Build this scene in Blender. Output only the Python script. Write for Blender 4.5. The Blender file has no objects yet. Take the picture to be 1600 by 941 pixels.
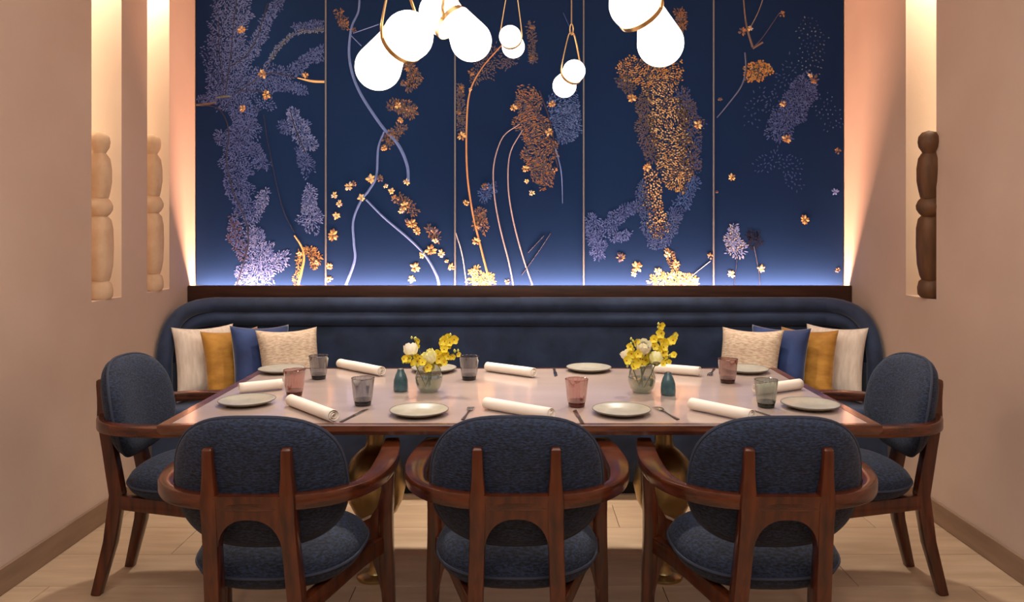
import bpy, bmesh, math, random
from mathutils import Vector, Matrix, noise as mnoise
random.seed(7)
PI = math.pi
scene = bpy.context.scene
COL = scene.collection

# ---------------------------------------------------------------- camera
F = 1216.0; CX = 812.0; CY = 358.0; CAMZ = 1.40
cam_d = bpy.data.cameras.new('camera'); cam = bpy.data.objects.new('camera', cam_d); COL.objects.link(cam)
cam.location = (0, 0, CAMZ); cam.rotation_euler = (PI/2, 0, 0)
cam_d.sensor_width = 36; cam_d.lens = 36*F/1600
cam_d.shift_x = (800-CX)/1600; cam_d.shift_y = -(470.5-CY)/1600
cam_d.clip_start = 0.05
scene.camera = cam
# ---------------------------------------------------------------- world, lights, exposure
w = bpy.data.worlds.new('world'); scene.world = w; w.use_nodes = True
w.node_tree.nodes['Background'].inputs[0].default_value = (1, .8, .6, 1)
w.node_tree.nodes['Background'].inputs[1].default_value = .05
scene.view_settings.view_transform = 'Standard'; scene.view_settings.look = 'None'
scene.view_settings.exposure = 0.08; scene.view_settings.gamma = 1; scene.view_settings.use_curve_mapping = False
def area(name, loc, rot, sx, sy, watts, col, spread=180):
    l = bpy.data.lights.new(name, 'AREA'); l.shape = 'RECTANGLE'; l.size = sx; l.size_y = sy; l.energy = watts; l.color = col
    l.spread = math.radians(spread)
    o = bpy.data.objects.new(name, l); o.location = loc; o.rotation_euler = rot; COL.objects.link(o); return o
def spot(name, loc, target, watts, col, size=70, blend=.6, rad=.05):
    l = bpy.data.lights.new(name, 'SPOT'); l.energy = watts; l.color = col; l.spot_size = math.radians(size); l.spot_blend = blend
    l.shadow_soft_size = rad
    o = bpy.data.objects.new(name, l); o.location = loc
    o.rotation_euler = (Vector(target)-Vector(loc)).to_track_quat('-Z', 'Y').to_euler(); COL.objects.link(o); return o
WARM = (1, .93, .82); WARM2 = (1, .97, .93)
area('ceiling_light', (0, .35, 3.12), (0, 0, 0), 3.4, 2.4, 77, WARM2)
area('ceiling_light', (0, 2.6, 3.12), (0, 0, 0), 2.4, .8, 12, WARM2)
for sx in (-1, 1):
    spot('ceiling_and_fill_spot', (.85*sx, 4.40, 3.10), (.78*sx, 3.42, 0), 175, WARM, 52, .4, .06)
    spot('ceiling_and_fill_spot', (1.45*sx, 3.9, 3.10), (1.5*sx, 4.2, .6), 44, WARM, 30, .7, .05)  # fill pair added to brighten the banquette cushions, not real ceiling fixtures
    spot('ceiling_and_fill_spot', (1.1*sx, 1.7, 3.10), (1.05*sx, 2.9, .4), 20, WARM2, 75, .8, .08)
spot('ceiling_and_fill_spot', (0, 4.40, 3.10), (0, 3.42, 0), 120, WARM, 52, .4, .06)
# daylight-white strip hidden behind the ledge, shining up the mural
area('ledge_strip_light', (0, 4.728, .985), (PI, 0, 0), 3.94, .03, 108, (1, .53, .36))
# niche lamps (top of each niche)
WALLX = 1.99
NICHES = [(-1, 3.617, 3.89), (-1, 4.158, 4.42), (1, 3.717, 4.01)]
NDEEP = .24; NSILL = 1.06; NTOP = 2.95
for s, y0, y1 in NICHES:
    area('niche_light', (s*(WALLX+.14), (y0+y1)/2, NTOP-.02), (0, 0, 0), .16, .2, 7, (1, .95, .76))
    area('niche_strip_light', (s*(WALLX+NDEEP-.004), y1-.10, (NSILL+NTOP)/2), (0, PI/2*s, 0), NTOP-NSILL-.1, .03, 2.9, (1, .84, .56))

# ---------------------------------------------------------------- helpers
def link(o, parent=None):
    COL.objects.link(o)
    if parent is not None: o.parent = parent
    return o
def tag(o, label=None, cat=None, group=None, kind=None):
    if label: o['label'] = label
    if cat: o['category'] = cat
    if group: o['group'] = group
    if kind: o['kind'] = kind
    return o
def empty(name, loc=(0, 0, 0), rz=0, label=None, cat=None, group=None):
    o = bpy.data.objects.new(name, None); o.empty_display_size = .05
    o.location = loc; o.rotation_euler = (0, 0, rz); COL.objects.link(o)
    return tag(o, label, cat, group)
def mobj(name, vs, fs, mat, parent=None, smooth=True, cols=None, recalc=True):
    me = bpy.data.meshes.new(name); me.from_pydata([tuple(v) for v in vs], [], fs)
    if recalc:
        bm = bmesh.new(); bm.from_mesh(me); bmesh.ops.recalc_face_normals(bm, faces=bm.faces); bm.to_mesh(me); bm.free()
    if cols:
        ca = me.color_attributes.new('Col', 'FLOAT_COLOR', 'CORNER'); k = 0
        for p in me.polygons:
            c = cols[p.index]
            for _ in p.loop_indices:
                ca.data[k].color = (c[0], c[1], c[2], 1); k += 1
    if smooth:
        me.polygons.foreach_set('use_smooth', [True]*len(me.polygons))
        if smooth != 'all':
            try: me.set_sharp_from_angle(angle=math.radians(40))
            except Exception: pass
    me.materials.append(mat); me.update()
    return link(bpy.data.objects.new(name, me), parent)
def copy_tree(o, parent=None):
    c = o.copy(); COL.objects.link(c); c.parent = parent
    for ch in [x for x in bpy.data.objects if x.parent == o and x is not c]:
        copy_tree(ch, c)
    return c
class MB:
    def __init__(s): s.v = []; s.f = []
    def add(s, vs, fs):
        b = len(s.v); s.v += [Vector(v) for v in vs]; s.f += [tuple(i+b for i in f) for f in fs]; return s
    def box(s, x0, x1, y0, y1, z0, z1):
        return s.add([(x0,y0,z0),(x1,y0,z0),(x1,y1,z0),(x0,y1,z0),(x0,y0,z1),(x1,y0,z1),(x1,y1,z1),(x0,y1,z1)],
                     [(0,3,2,1),(4,5,6,7),(0,1,5,4),(1,2,6,5),(2,3,7,6),(3,0,4,7)])
    def xf(s, fn): s.v = [Vector(fn(v)) for v in s.v]; return s
    def build(s, name, mat, parent=None, smooth=True): return mobj(name, s.v, s.f, mat, parent, smooth)
def bbox(x0, x1, y0, y1, z0, z1, r=.004, seg=2):
    bm = bmesh.new(); bmesh.ops.create_cube(bm, size=1)
    for v in bm.verts:
        v.co = Vector(((x0+x1)/2+v.co.x*(x1-x0), (y0+y1)/2+v.co.y*(y1-y0), (z0+z1)/2+v.co.z*(z1-z0)))
    bmesh.ops.bevel(bm, geom=bm.edges[:], offset=r, segments=seg, affect='EDGES', profile=.5)
    bm.verts.index_update()
    m = MB().add([v.co.copy() for v in bm.verts], [tuple(v.index for v in f.verts) for f in bm.faces]); bm.free(); return m
def crom(pts, n=6):
    P = [Vector(p) for p in pts]; P = [P[0]*2-P[1]]+P+[P[-1]*2-P[-2]]; out = []
    for i in range(1, len(P)-2):
        a, b, c, d = P[i-1:i+3]
        for k in range(n):
            t = k/n
            out.append(.5*((2*b)+(c-a)*t+(2*a-5*b+4*c-d)*t*t+(3*b-a-3*c+d)*t**3))
    out.append(P[-2].copy()); return out
def lerp_list(L, t):
    x = t*(len(L)-1); i = min(int(x), len(L)-2); return L[i]+(L[i+1]-L[i])*(x-i)
def sweep(path, W, H, ref=(0, 0, 1), ch=.28, closed=False):
    """rounded-rectangle section; W along side (T x ref), H along the other axis"""
    m = MB(); n = len(path); ref = Vector(ref); sec = []
    for i, p in enumerate(path):
        T = (path[min(i+1, n-1)]-path[max(i-1, 0)]).normalized()
        S = T.cross(ref).normalized(); U = S.cross(T).normalized()
        t = i/(n-1); w = lerp_list(W, t)/2 if isinstance(W, list) else W/2; h = lerp_list(H, t)/2 if isinstance(H, list) else H/2
        c = ch*min(w, h)*1.2; d = c*.3
        for (a, b) in ((w, h-c), (w-d, h-d), (w-c, h), (-w+c, h), (-w+d, h-d), (-w, h-c), (-w, -h+c), (-w+d, -h+d), (-w+c, -h), (w-c, -h), (w-d, -h+d), (w, -h+c)):
            sec.append(p+S*a+U*b)
    k = 12; fs = []
    for i in range(n-1):
        for j in range(k): fs.append((i*k+j, i*k+(j+1) % k, (i+1)*k+(j+1) % k, (i+1)*k+j))
    fs.append(tuple(range(k))[::-1]); fs.append(tuple((n-1)*k+j for j in range(k)))
    return m.add(sec, fs)
def tube(path, r, k=8, closed=False):
    path = [Vector(p) for p in path]; n = len(path); vs = []; fs = []
    T0 = (path[1]-path[0]).normalized(); N = T0.orthogonal().normalized()
    for i, p in enumerate(path):
        if closed: T = (path[(i+1) % n]-path[i-1]).normalized()
        else: T = (path[min(i+1, n-1)]-path[max(i-1, 0)]).normalized()
        N = (N-T*N.dot(T)).normalized(); B = T.cross(N)
        rr = r(i/(n-1)) if callable(r) else r
        for j in range(k):
            a = 2*PI*j/k; vs.append(p+(N*math.cos(a)+B*math.sin(a))*rr)
    for i in range(n if closed else n-1):
        i2 = (i+1) % n
        for j in range(k): fs.append((i*k+j, i*k+(j+1) % k, i2*k+(j+1) % k, i2*k+j))
    if not closed: fs.append(tuple(range(k))[::-1]); fs.append(tuple((n-1)*k+j for j in range(k)))
    return MB().add(vs, fs)
def lathe(prof, n=28, rfun=None, cap=True):
    """prof: list of (r, z)"""
    vs = []; fs = []; rows = []
    for (r, z) in prof:
        if r < 1e-6: rows.append([len(vs)]); vs.append(Vector((0, 0, z)))
        else:
            rows.append(list(range(len(vs), len(vs)+n)))
            for j in range(n):
                a = 2*PI*j/n; q = r*(rfun(a, z) if rfun else 1); vs.append(Vector((q*math.cos(a), q*math.sin(a), z)))
    for a, b in zip(rows, rows[1:]):
        if len(a) == 1 and len(b) == 1: continue
        for j in range(n):
            j2 = (j+1) % n
            if len(a) == 1: fs.append((a[0], b[j], b[j2]))
            elif len(b) == 1: fs.append((a[j], a[j2], b[0]))
            else: fs.append((a[j], a[j2], b[j2], b[j]))
    if cap:
        if len(rows[0]) > 1: fs.append(tuple(rows[0])[::-1])
        if len(rows[-1]) > 1: fs.append(tuple(rows[-1]))
    return MB().add(vs, fs)
def prism(poly, y0, y1):
    """polygon in (x,z), extruded along y"""
    n = len(poly); vs = [(x, y0, z) for x, z in poly]+[(x, y1, z) for x, z in poly]
    fs = [tuple(range(n)), tuple(range(2*n-1, n-1, -1))]+[(i, i+n, (i+1) % n+n, (i+1) % n) for i in range(n)]
    return MB().add(vs, fs)
def se(th, e):
    c, s = math.cos(th), math.sin(th)
    return (math.copysign(abs(c)**(2/e), c), math.copysign(abs(s)**(2/e), s))
def cushion(a, b, t, e=2.6, n=40, pw=3.0):
    """flat upholstered pad in xy with thickness t in z"""
    rows = [(0.0, 1), (.3, 1), (.55, 1), (.75, 1), (.88, 1), (.95, 1), (.985, 1), (1.0, 0), (.985, -1), (.95, -1), (.88, -1), (.75, -1), (.55, -1), (.3, -1), (0.0, -1)]
    vs = []; idx = []
    for rho, sg in rows:
        z = sg*t/2*(max(0, 1-rho**pw))**.5
        if rho == 0: idx.append([len(vs)]); vs.append(Vector((0, 0, z)))
        else:
            idx.append(list(range(len(vs), len(vs)+n)))
            for j in range(n):
                c, s = se(2*PI*j/n, e); vs.append(Vector((a*rho*c, b*rho*s, z)))
    fs = []
    for A, B in zip(idx, idx[1:]):
        for j in range(n):
            j2 = (j+1) % n
            if len(A) == 1: fs.append((A[0], B[j], B[j2]))
            elif len(B) == 1: fs.append((A[j], A[j2], B[0]))
            else: fs.append((A[j], A[j2], B[j2], B[j]))
    return MB().add(vs, fs)
def at(px, py, d): return Vector(((px-CX)*d/F, d, CAMZ-(py-CY)*d/F))
def on_table(px, py, z=.75):
    d = F*(CAMZ-z)/(py-CY); return Vector(((px-CX)*d/F, d, z))

# ---------------------------------------------------------------- materials
def S(r, g, b):
    f = lambda c: (c/255/12.92 if c/255 <= .04045 else ((c/255+.055)/1.055)**2.4)
    return (f(r), f(g), f(b), 1)
def mat(name, col, rough=.5, metal=0, col2=None, scale=(8, 8, 8), detail=4, lo=.35, hi=.65, bump=0, bscale=None, coat=0, sheen=0, spec=None, bdist=.01, trans=0, emis=None, es=0):
    m = bpy.data.materials.new(name); m.use_nodes = True; nt = m.node_tree; b = nt.nodes['Principled BSDF']
    b.inputs['Base Color'].default_value = col; b.inputs['Roughness'].default_value = rough; b.inputs['Metallic'].default_value = metal
    if coat: b.inputs['Coat Weight'].default_value = coat; b.inputs['Coat Roughness'].default_value = .12
    if sheen: b.inputs['Sheen Weight'].default_value = sheen; b.inputs['Sheen Roughness'].default_value = .4
    if spec is not None: b.inputs['Specular IOR Level'].default_value = spec
    if emis: b.inputs['Emission Color'].default_value = emis; b.inputs['Emission Strength'].default_value = es
    if col2 or bump:
        tc = nt.nodes.new('ShaderNodeTexCoord'); mp = nt.nodes.new('ShaderNodeMapping'); mp.inputs['Scale'].default_value = scale
        nt.links.new(tc.outputs['Object'], mp.inputs['Vector'])
        nz = nt.nodes.new('ShaderNodeTexNoise'); nz.inputs['Scale'].default_value = 1; nz.inputs['Detail'].default_value = detail
        nt.links.new(mp.outputs[0], nz.inputs['Vector'])
        if col2:
            rp = nt.nodes.new('ShaderNodeValToRGB'); rp.color_ramp.elements[0].position = lo; rp.color_ramp.elements[1].position = hi
            rp.color_ramp.elements[0].color = col; rp.color_ramp.elements[1].color = col2
            nt.links.new(nz.outputs['Fac'], rp.inputs[0]); nt.links.new(rp.outputs[0], b.inputs['Base Color'])
        if bump:
            src = nz
            if bscale:
                mp2 = nt.nodes.new('ShaderNodeMapping'); mp2.inputs['Scale'].default_value = bscale; nt.links.new(tc.outputs['Object'], mp2.inputs['Vector'])
                src = nt.nodes.new('ShaderNodeTexNoise'); src.inputs['Scale'].default_value = 1; src.inputs['Detail'].default_value = 3
                nt.links.new(mp2.outputs[0], src.inputs['Vector'])
            bp = nt.nodes.new('ShaderNodeBump'); bp.inputs['Strength'].default_value = bump; bp.inputs['Distance'].default_value = bdist
            nt.links.new(src.outputs['Fac'], bp.inputs['Height']); nt.links.new(bp.outputs[0], b.inputs['Normal'])
    return m
def glass(name, tint, gloss=.12, rough=.03, dens=0.0, body=None):
    """thin tinted glass: transparent + glossy by fresnel, with a little body colour"""
    m = bpy.data.materials.new(name); m.use_nodes = True; nt = m.node_tree; nt.nodes.clear()
    out = nt.nodes.new('ShaderNodeOutputMaterial'); tr = nt.nodes.new('ShaderNodeBsdfTransparent'); tr.inputs[0].default_value = tint
    gl = nt.nodes.new('ShaderNodeBsdfGlossy'); gl.inputs['Roughness'].default_value = rough
    lw = nt.nodes.new('ShaderNodeLayerWeight'); lw.inputs[0].default_value = .35
    ma = nt.nodes.new('ShaderNodeMath'); ma.operation = 'MULTIPLY_ADD'; ma.inputs[1].default_value = .55; ma.inputs[2].default_value = gloss*.5
    nt.links.new(lw.outputs['Facing'], ma.inputs[0])
    mx = nt.nodes.new('ShaderNodeMixShader'); nt.links.new(ma.outputs[0], mx.inputs[0])
    src = tr
    if body:
        df = nt.nodes.new('ShaderNodeBsdfDiffuse'); df.inputs[0].default_value = body
        m2 = nt.nodes.new('ShaderNodeMixShader'); m2.inputs[0].default_value = dens
        nt.links.new(tr.outputs[0], m2.inputs[1]); nt.links.new(df.outputs[0], m2.inputs[2]); src = m2
    nt.links.new(src.outputs[0], mx.inputs[1]); nt.links.new(gl.outputs[0], mx.inputs[2]); nt.links.new(mx.outputs[0], out.inputs[0])
    return m
def paint(name, rough=.45, metal=0.0):
    m = mat(name, (1, 1, 1, 1), rough, metal); nt = m.node_tree
    at_ = nt.nodes.new('ShaderNodeAttribute'); at_.attribute_name = 'Col'
    nt.links.new(at_.outputs['Color'], nt.nodes['Principled BSDF'].inputs['Base Color']); return m

M = {}
M['plaster'] = mat('plaster', S(199, 173, 155), .85, col2=S(206, 181, 163), scale=(2.2, 2.2, 2.2), detail=6, bump=.12, bscale=(60, 60, 60), bdist=.004)
M['niche'] = mat('niche_plaster', S(214, 184, 150), .85, bump=.08, scale=(50, 50, 50), bdist=.003)
M['ceiling'] = mat('ceiling_paint', S(205, 185, 165), .9)
M['base'] = mat('baseboard', S(132, 104, 82), .55, col2=S(148, 118, 94), scale=(3, 3, 20))
M['floor'] = mat('floor_plank', S(173, 144, 115), .42, col2=S(191, 162, 133), scale=(2.2, 16, 6), detail=6, bump=.06, bscale=(6, 90, 20), bdist=.003)
M['joint'] = mat('floor_joint', S(120, 92, 68), .8)
M['wood'] = mat('walnut', S(44, 15, 6), .30, col2=S(96, 43, 17), scale=(46, 46, 5), detail=5, lo=.3, hi=.72, coat=.35, bump=.05, bscale=(160, 160, 20), bdist=.002)
M['woodx'] = mat('walnut_rail', S(46, 17, 8), .26, col2=S(94, 43, 19), scale=(12, 12, 60), detail=5, lo=.3, hi=.72, coat=.4)
M['ledge'] = mat('ledge_wood', S(44, 22, 15), .4, col2=S(70, 38, 26), scale=(3, 40, 40), detail=4)
M['trim'] = mat('table_trim', S(74, 38, 24), .25, col2=S(112, 66, 46), scale=(8, 8, 40), detail=5, coat=.4)
M['top'] = mat('table_top', S(166, 146, 136), .16, col2=S(182, 162, 152), scale=(1.6, 7, 3), detail=7, lo=.25, hi=.75, coat=.25)
M['chenille'] = mat('navy_chenille', S(4, 9, 22), .85, col2=S(34, 50, 80), scale=(95, 95, 260), detail=5, lo=.38, hi=.66, bump=.5, bscale=(70, 70, 260), bdist=.004, sheen=.06)
M['piping'] = mat('navy_piping', S(46, 52, 70), .8)
M['velvet'] = mat('navy_velvet', S(27, 42, 67), .8, col2=S(45, 61, 92), scale=(7, 7, 7), detail=4, bump=.12, bscale=(120, 120, 120), bdist=.002, sheen=.3)
M['plinth'] = mat('plinth', S(14, 16, 24), .7)
M['mural'] = mat('mural_blue', S(30, 50, 91), .7, col2=S(32, 57, 102), scale=(1.1, 1, .7), detail=3, lo=.3, hi=.72, spec=0)
M['brassline'] = mat('brass_strip', S(122, 126, 132), .5, .2)
M['paint'] = paint('mural_paint', .5)
M['goldpaint'] = paint('mural_gold', .42, .3)
M['brass'] = mat('brass', S(166, 142, 96), .32, 1, col2=S(182, 158, 112), scale=(2, 2, 12), detail=3)
M['brassd'] = mat('brass_antique', S(176, 138, 82), .30, 1)
M['globe'] = mat('opal_glass', (1, .95, .88, 1), .2, emis=(1, .93, .82, 1), es=3.6)
M['strap'] = mat('brass_strap', S(212, 172, 116), .28, .9)
M['cord'] = mat('cord', S(150, 120, 90), .6)
M['linen'] = mat('linen_white', S(224, 208, 190), .9, col2=S(240, 226, 210), scale=(60, 60, 12), detail=3, bump=.25, bscale=(240, 240, 240), bdist=.002)
M['tweed'] = mat('beige_tweed', S(172, 146, 122), .9, col2=S(206, 184, 160), scale=(40, 40, 140), detail=4, bump=.35, bscale=(160, 160, 160), bdist=.003)
M['gold'] = mat('mustard_velvet', S(166, 112, 30), .7, col2=S(196, 140, 52), scale=(12, 12, 26), detail=4, sheen=.4, bump=.2, bscale=(30, 30, 60), bdist=.004)
M['bluevelvet'] = mat('blue_velvet', S(20, 38, 84), .75, col2=S(32, 58, 112), scale=(9, 9, 9), detail=4, sheen=.5)
M['stone'] = mat('pale_carved_stone', S(206, 172, 138), .8, col2=S(220, 190, 158), scale=(14, 14, 14), bump=.15, bdist=.004)
M['darkwood'] = mat('dark_carved_wood', S(84, 54, 30), .6, col2=S(108, 72, 42), scale=(20, 20, 5), bump=.15, bdist=.004)
M['napkin'] = mat('napkin_linen', S(238, 226, 212), .9, bump=.2, scale=(300, 300, 300), bdist=.001)
M['ceramic'] = mat('grey_ceramic', S(158, 151, 136), .3, col2=S(172, 165, 150), scale=(20, 20, 20), coat=.2)
M['rim'] = mat('plate_rim', S(112, 104, 90), .35)
M['teal'] = mat('teal_ceramic', S(44, 78, 86), .2, col2=S(64, 100, 108), scale=(30, 30, 30), coat=.5)
M['steel'] = mat('cutlery_steel', S(200, 194, 186), .2, 1)
M['steeld'] = mat('cutlery_handle', S(60, 46, 40), .35, .3)
M['glass_grey'] = glass('glass_grey', S(192, 194, 202), .3, body=S(110, 114, 124), dens=.10)
M['glass_pink'] = glass('glass_pink', S(234, 200, 194), .3, body=S(186, 128, 118), dens=.22)
M['glass_brown'] = glass('glass_brown', S(216, 182, 176), .3, body=S(140, 92, 86), dens=.22)
M['glass_green'] = glass('glass_green', S(206, 212, 204), .2, body=S(140, 150, 140), dens=.24)
M['base_grey'] = mat('glass_base_grey', S(30, 30, 36), .12)
M['base_pink'] = mat('glass_base_pink', S(74, 30, 28), .12)
M['base_brown'] = mat('glass_base_brown', S(52, 22, 20), .12)
M['base_green'] = mat('glass_base_green', S(32, 36, 28), .12)
M['vase'] = glass('vase_glass', S(232, 236, 228), .3, body=S(170, 180, 160), dens=.06)
M['water'] = glass('vase_water', S(216, 222, 202), .05, body=S(150, 158, 124), dens=.16)
M['stem'] = mat('stem_green', S(62, 92, 34), .5)
M['orchid'] = mat('orchid_yellow', S(238, 208, 30), .5, col2=S(250, 236, 84), scale=(50, 50, 50))
M['orchidlip'] = mat('orchid_centre', S(170, 84, 20), .5)
M['rose'] = mat('rose_cream', S(240, 232, 200), .6, col2=S(248, 242, 222), scale=(30, 30, 30))
M['roseyellow'] = mat('rose_pale_yellow', S(226, 220, 120), .6, col2=S(244, 240, 190), scale=(40, 40, 40))
M['bud'] = mat('bud_green', S(196, 196, 96), .5)
M['lampcan'] = mat('downlight_white', S(235, 230, 220), .5)

# ---------------------------------------------------------------- the room shell
YB = 4.80; YF = -1.6; ZC = 3.16
fl = tag(MB().box(-2.3, 2.3, YF, YB+.2, -.06, -.012).build('floor', M['joint'], smooth=False), kind='structure')
pl_mesh = None; PW, PLN = .30, 1.2
r = 0; y = .35
while y < 4.2:
    x = -2.0-(r*.43) % PLN
    while x < 2.0:
        x0 = max(x, -1.985); x1 = min(x+PLN, 1.985)
        if x1-x0 > .05:
            if abs((x1-x0)-PLN) < 1e-6:
                if pl_mesh is None:
                    p = bbox(0, PLN-.002, 0, PW-.002, -.012, 0, .0012, 1).build('plank', M['floor'], fl); pl_mesh = p.data
                else: p = link(bpy.data.objects.new('plank', pl_mesh), fl)
                p.location = (x, y, 0)
            else:
                p = bbox(0, x1-x0-.002, 0, PW-.002, -.012, 0, .0012, 1).build('plank', M['floor'], fl); p.location = (x0, y, 0)
        x += PLN
    y += PW; r += 1
def side_wall(s, name):
    m = MB(); ni = sorted([(a, b) for q, a, b in NICHES if q == s]); T = .36
    X = lambda a, b: (min(s*a, s*b), max(s*a, s*b))
    x0, x1 = X(WALLX, WALLX+T); y = YF
    for (a, b) in ni:
        m.box(x0, x1, y, a, 0, ZC); y = b
    m.box(x0, x1, y, YB+.2, 0, ZC)
    for (a, b) in ni:
        m.box(x0, x1, a, b, 0, NSILL); m.box(x0, x1, a, b, NTOP, ZC)
        q0, q1 = X(WALLX+NDEEP, WALLX+T); m.box(q0, q1, a, b, NSILL, NTOP)
    return tag(m.build(name, M['plaster'], smooth=False), kind='structure')
wl = side_wall(-1, 'wall_left'); wr = side_wall(1, 'wall_right')
tag(MB().box(-2.3, 2.3, YB, YB+.2, 0, ZC).build('wall_back', M['plaster'], smooth=False), kind='structure')
tag(MB().box(-2.3, 2.3, YF-.2, YF, 0, ZC).build('wall_front', M['plaster'], smooth=False), kind='structure')
tag(MB().box(-2.4, 2.4, YF-.2, YB+.2, ZC, ZC+.1).build('ceiling', M['ceiling'], smooth=False), kind='structure')
for s, nm in ((-1, 'baseboard_left'), (1, 'baseboard_right')):
    xa, xb = sorted((s*WALLX, s*(WALLX-.014)))
    tag(bbox(xa, xb, YF, 4.07, 0, .105, .003, 1).build(nm, M['base'], smooth=False), kind='structure')

# ---------------------------------------------------------------- mural
YM = 4.77
PXE = [300, 509, 711, 912, 1115, 1325]
XE = [(p-CX)*YM/F for p in PXE]; XE[0] = -WALLX+.002; XE[-1] = WALLX-.002
mural = empty('wall_mural', (0, YM, 0), 0, 'dark blue five-panel wall mural with lavender coral branches and gold blossoms', 'mural')
panels = []
for i in range(5):
    p = bbox(XE[i]+.004, XE[i+1]-.004, 0, .025, .94, ZC-.003, .002, 1).build('panel', M['mural'], mural, smooth=False); panels.append(p)
for i in range(1, 5):
    bbox(XE[i]-.0045, XE[i]+.0045, -.004, .02, .94, ZC-.003, .001, 1).build('divider_strip', M['brassline'], mural, smooth=False)
def mp(px, py): return ((px-CX)*YM/F, CAMZ-(py-CY)*YM/F)
PXS = YM/F
def jit(c, k=.18):
    q = 1+random.uniform(-k, k); return (c[0]*q, c[1]*q, c[2]*q)
LAV = S(82, 106, 178)[:3]; LAVD = S(54, 78, 146)[:3]; LAVB = S(124, 144, 210)[:3]; BLU = S(66, 104, 176)[:3]; DK = S(14, 24, 58)[:3]
GOLD = S(200, 160, 102)[:3]; GOLDB = S(236, 206, 146)[:3]; ORG = S(160, 118, 84)[:3]; BRN = S(106, 92, 86)[:3]; MAU = S(90, 82, 108)[:3]; LB = S(92, 122, 190)[:3]; PAL = S(176, 178, 190)[:3]
class Dec:
    def __init__(s): s.v = []; s.f = []; s.c = []
    def poly(s, pts, c, lift=.0015):
        b = len(s.v); s.v += [(x, -lift, z) for x, z in pts]; s.f.append(tuple(range(b, b+len(pts)))); s.c.append(c)
    def stroke(s, px, py, L, W, a, c, lift=.0015):
        x, z = mp(px, py); L *= PXS/2; W *= PXS/2; ca, sa = math.cos(a), math.sin(a)
        pts = [(L, 0), (L*.4, W), (-L*.5, W), (-L, 0), (-L*.5, -W), (L*.4, -W)]
        s.poly([(x+u*ca-v*sa, z+u*sa+v*ca) for u, v in pts], c, lift)
    def build(s, name, m, parent, kind='stuff'):
        if not s.f: return
        o = mobj(name, s.v, s.f, m, parent, smooth=False, cols=s.c, recalc=False)
        for p in o.data.polygons:
            pass
        if kind: tag(o, kind=kind)
        return o
def pix(px, i): return PXE[i]+3 < px < PXE[i+1]-3
used = {}
def coral(i, path, wid, col, n, L=4.6, W=1.7, D=None, mind=1.9, edge=.35, follow=None):
    """clusters of short brush marks along a path (pixels of the mural plane), min distance kept"""
    P = crom([Vector((a, b, 0)) for a, b in path], 10) if len(path) > 1 else [Vector((path[0][0], path[0][1], 0))]
    grid = used.setdefault((i, id(D)), {})
    n = int(n*1.45)
    for k in range(n*3):
        t = random.random(); q = P[min(int(t*len(P)), len(P)-1)]
        ww = lerp_list(wid, t) if isinstance(wid, list) else wid
        a = random.uniform(0, 2*PI); rr = ww*math.sqrt(random.random())
        rr *= 1+edge*mnoise.noise(Vector((q.x*.06+math.cos(a)*1.3, q.y*.06+math.sin(a)*1.3, i*3.1)))*1.6
        x = q.x+math.cos(a)*rr; y = q.y+math.sin(a)*rr
        if not pix(x, i) or y > 452: continue
        g = (int(x/mind), int(y/mind))
        if any((g[0]+dx, g[1]+dy) in grid and (grid[(g[0]+dx, g[1]+dy)][0]-x)**2+(grid[(g[0]+dx, g[1]+dy)][1]-y)**2 < mind*mind for dx in (-1, 0, 1) for dy in (-1, 0, 1)): continue
        grid[g] = (x, y)
        ang = math.atan2(-(y-q.y), x-q.x)+random.uniform(-.5, .5) if follow != 'swirl' else 3*mnoise.noise(Vector((x*.03, y*.03, 2.2)))+random.uniform(-.4, .4)
        D.stroke(x, y, L*random.uniform(.7, 1.25), W*random.uniform(.8, 1.25), ang, jit(random.choice(col)))
        n -= 1
        if n <= 0: break
def branch(i, name, path, W, col, m='paint', lift=.0022):
    P = crom([Vector((a, b, 0)) for a, b in path], 8); vs = []; fs = []; cs = []; n = len(P)
    for k, p in enumerate(P):
        T = (P[min(k+1, n-1)]-P[max(k-1, 0)]).normalized(); N = Vector((-T.y, T.x, 0))
        wv = (lerp_list(W, k/(n-1)) if isinstance(W, list) else W)*.36
        for sgn in (-1, 1):
            x, z = mp(p.x+N.x*wv*sgn, p.y+N.y*wv*sgn); vs.append((x, -lift*.3, z))
        x, z = mp(p.x, p.y); vs.append((x, -lift-.0012, z))
        if k < n-1:
            b = k*3; fs += [(b, b+2, b+5, b+3), (b+2, b+1, b+4, b+5)]; c = jit(col, .08); cs += [c, c]
    return mobj(name, vs, fs, M['goldpaint' if m == 'gold' else 'paint'], panels[i], smooth=False, cols=cs, recalc=False)
# relief blossoms: a few shared meshes
def blossom_mesh(k, cols):
    D = Dec(); rnd = random.Random(k)
    vs = []; fs = []; cs = []
    for j in range(9):
        a = 2*PI*j/9+rnd.uniform(-.4, .4); rr = rnd.uniform(.45, .8); cx, cz = math.cos(a)*rr*.6, math.sin(a)*rr*.6
        pr = rnd.uniform(.22, .38); b = len(vs)
        for q in range(6):
            t = 2*PI*q/6; e = pr*(1.05 if q % 3 == 0 else .8)
            ca, sa = math.cos(a), math.sin(a); u, v = e*math.cos(t), e*.75*math.sin(t)
            vs.append((cx+u*ca-v*sa, -.004-.003*rnd.random(), cz+u*sa+v*ca))
        vs.append((cx, -.11-.05*rnd.random(), cz)); c = rnd.choice(cols)
        for q in range(6): fs.append((b+q, b+(q+1) % 6, b+6)); cs.append(jit(c, .2))
    o = mobj('flower', vs, fs, M['goldpaint'], None, smooth=False, cols=cs, recalc=False)
    me = o.data; bpy.data.objects.remove(o); return me
BM_GOLD = [blossom_mesh(k, [GOLD, GOLDB, ORG]) for k in range(4)]
BM_BRN = [blossom_mesh(k+10, [BRN, ORG, MAU]) for k in range(3)]
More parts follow.
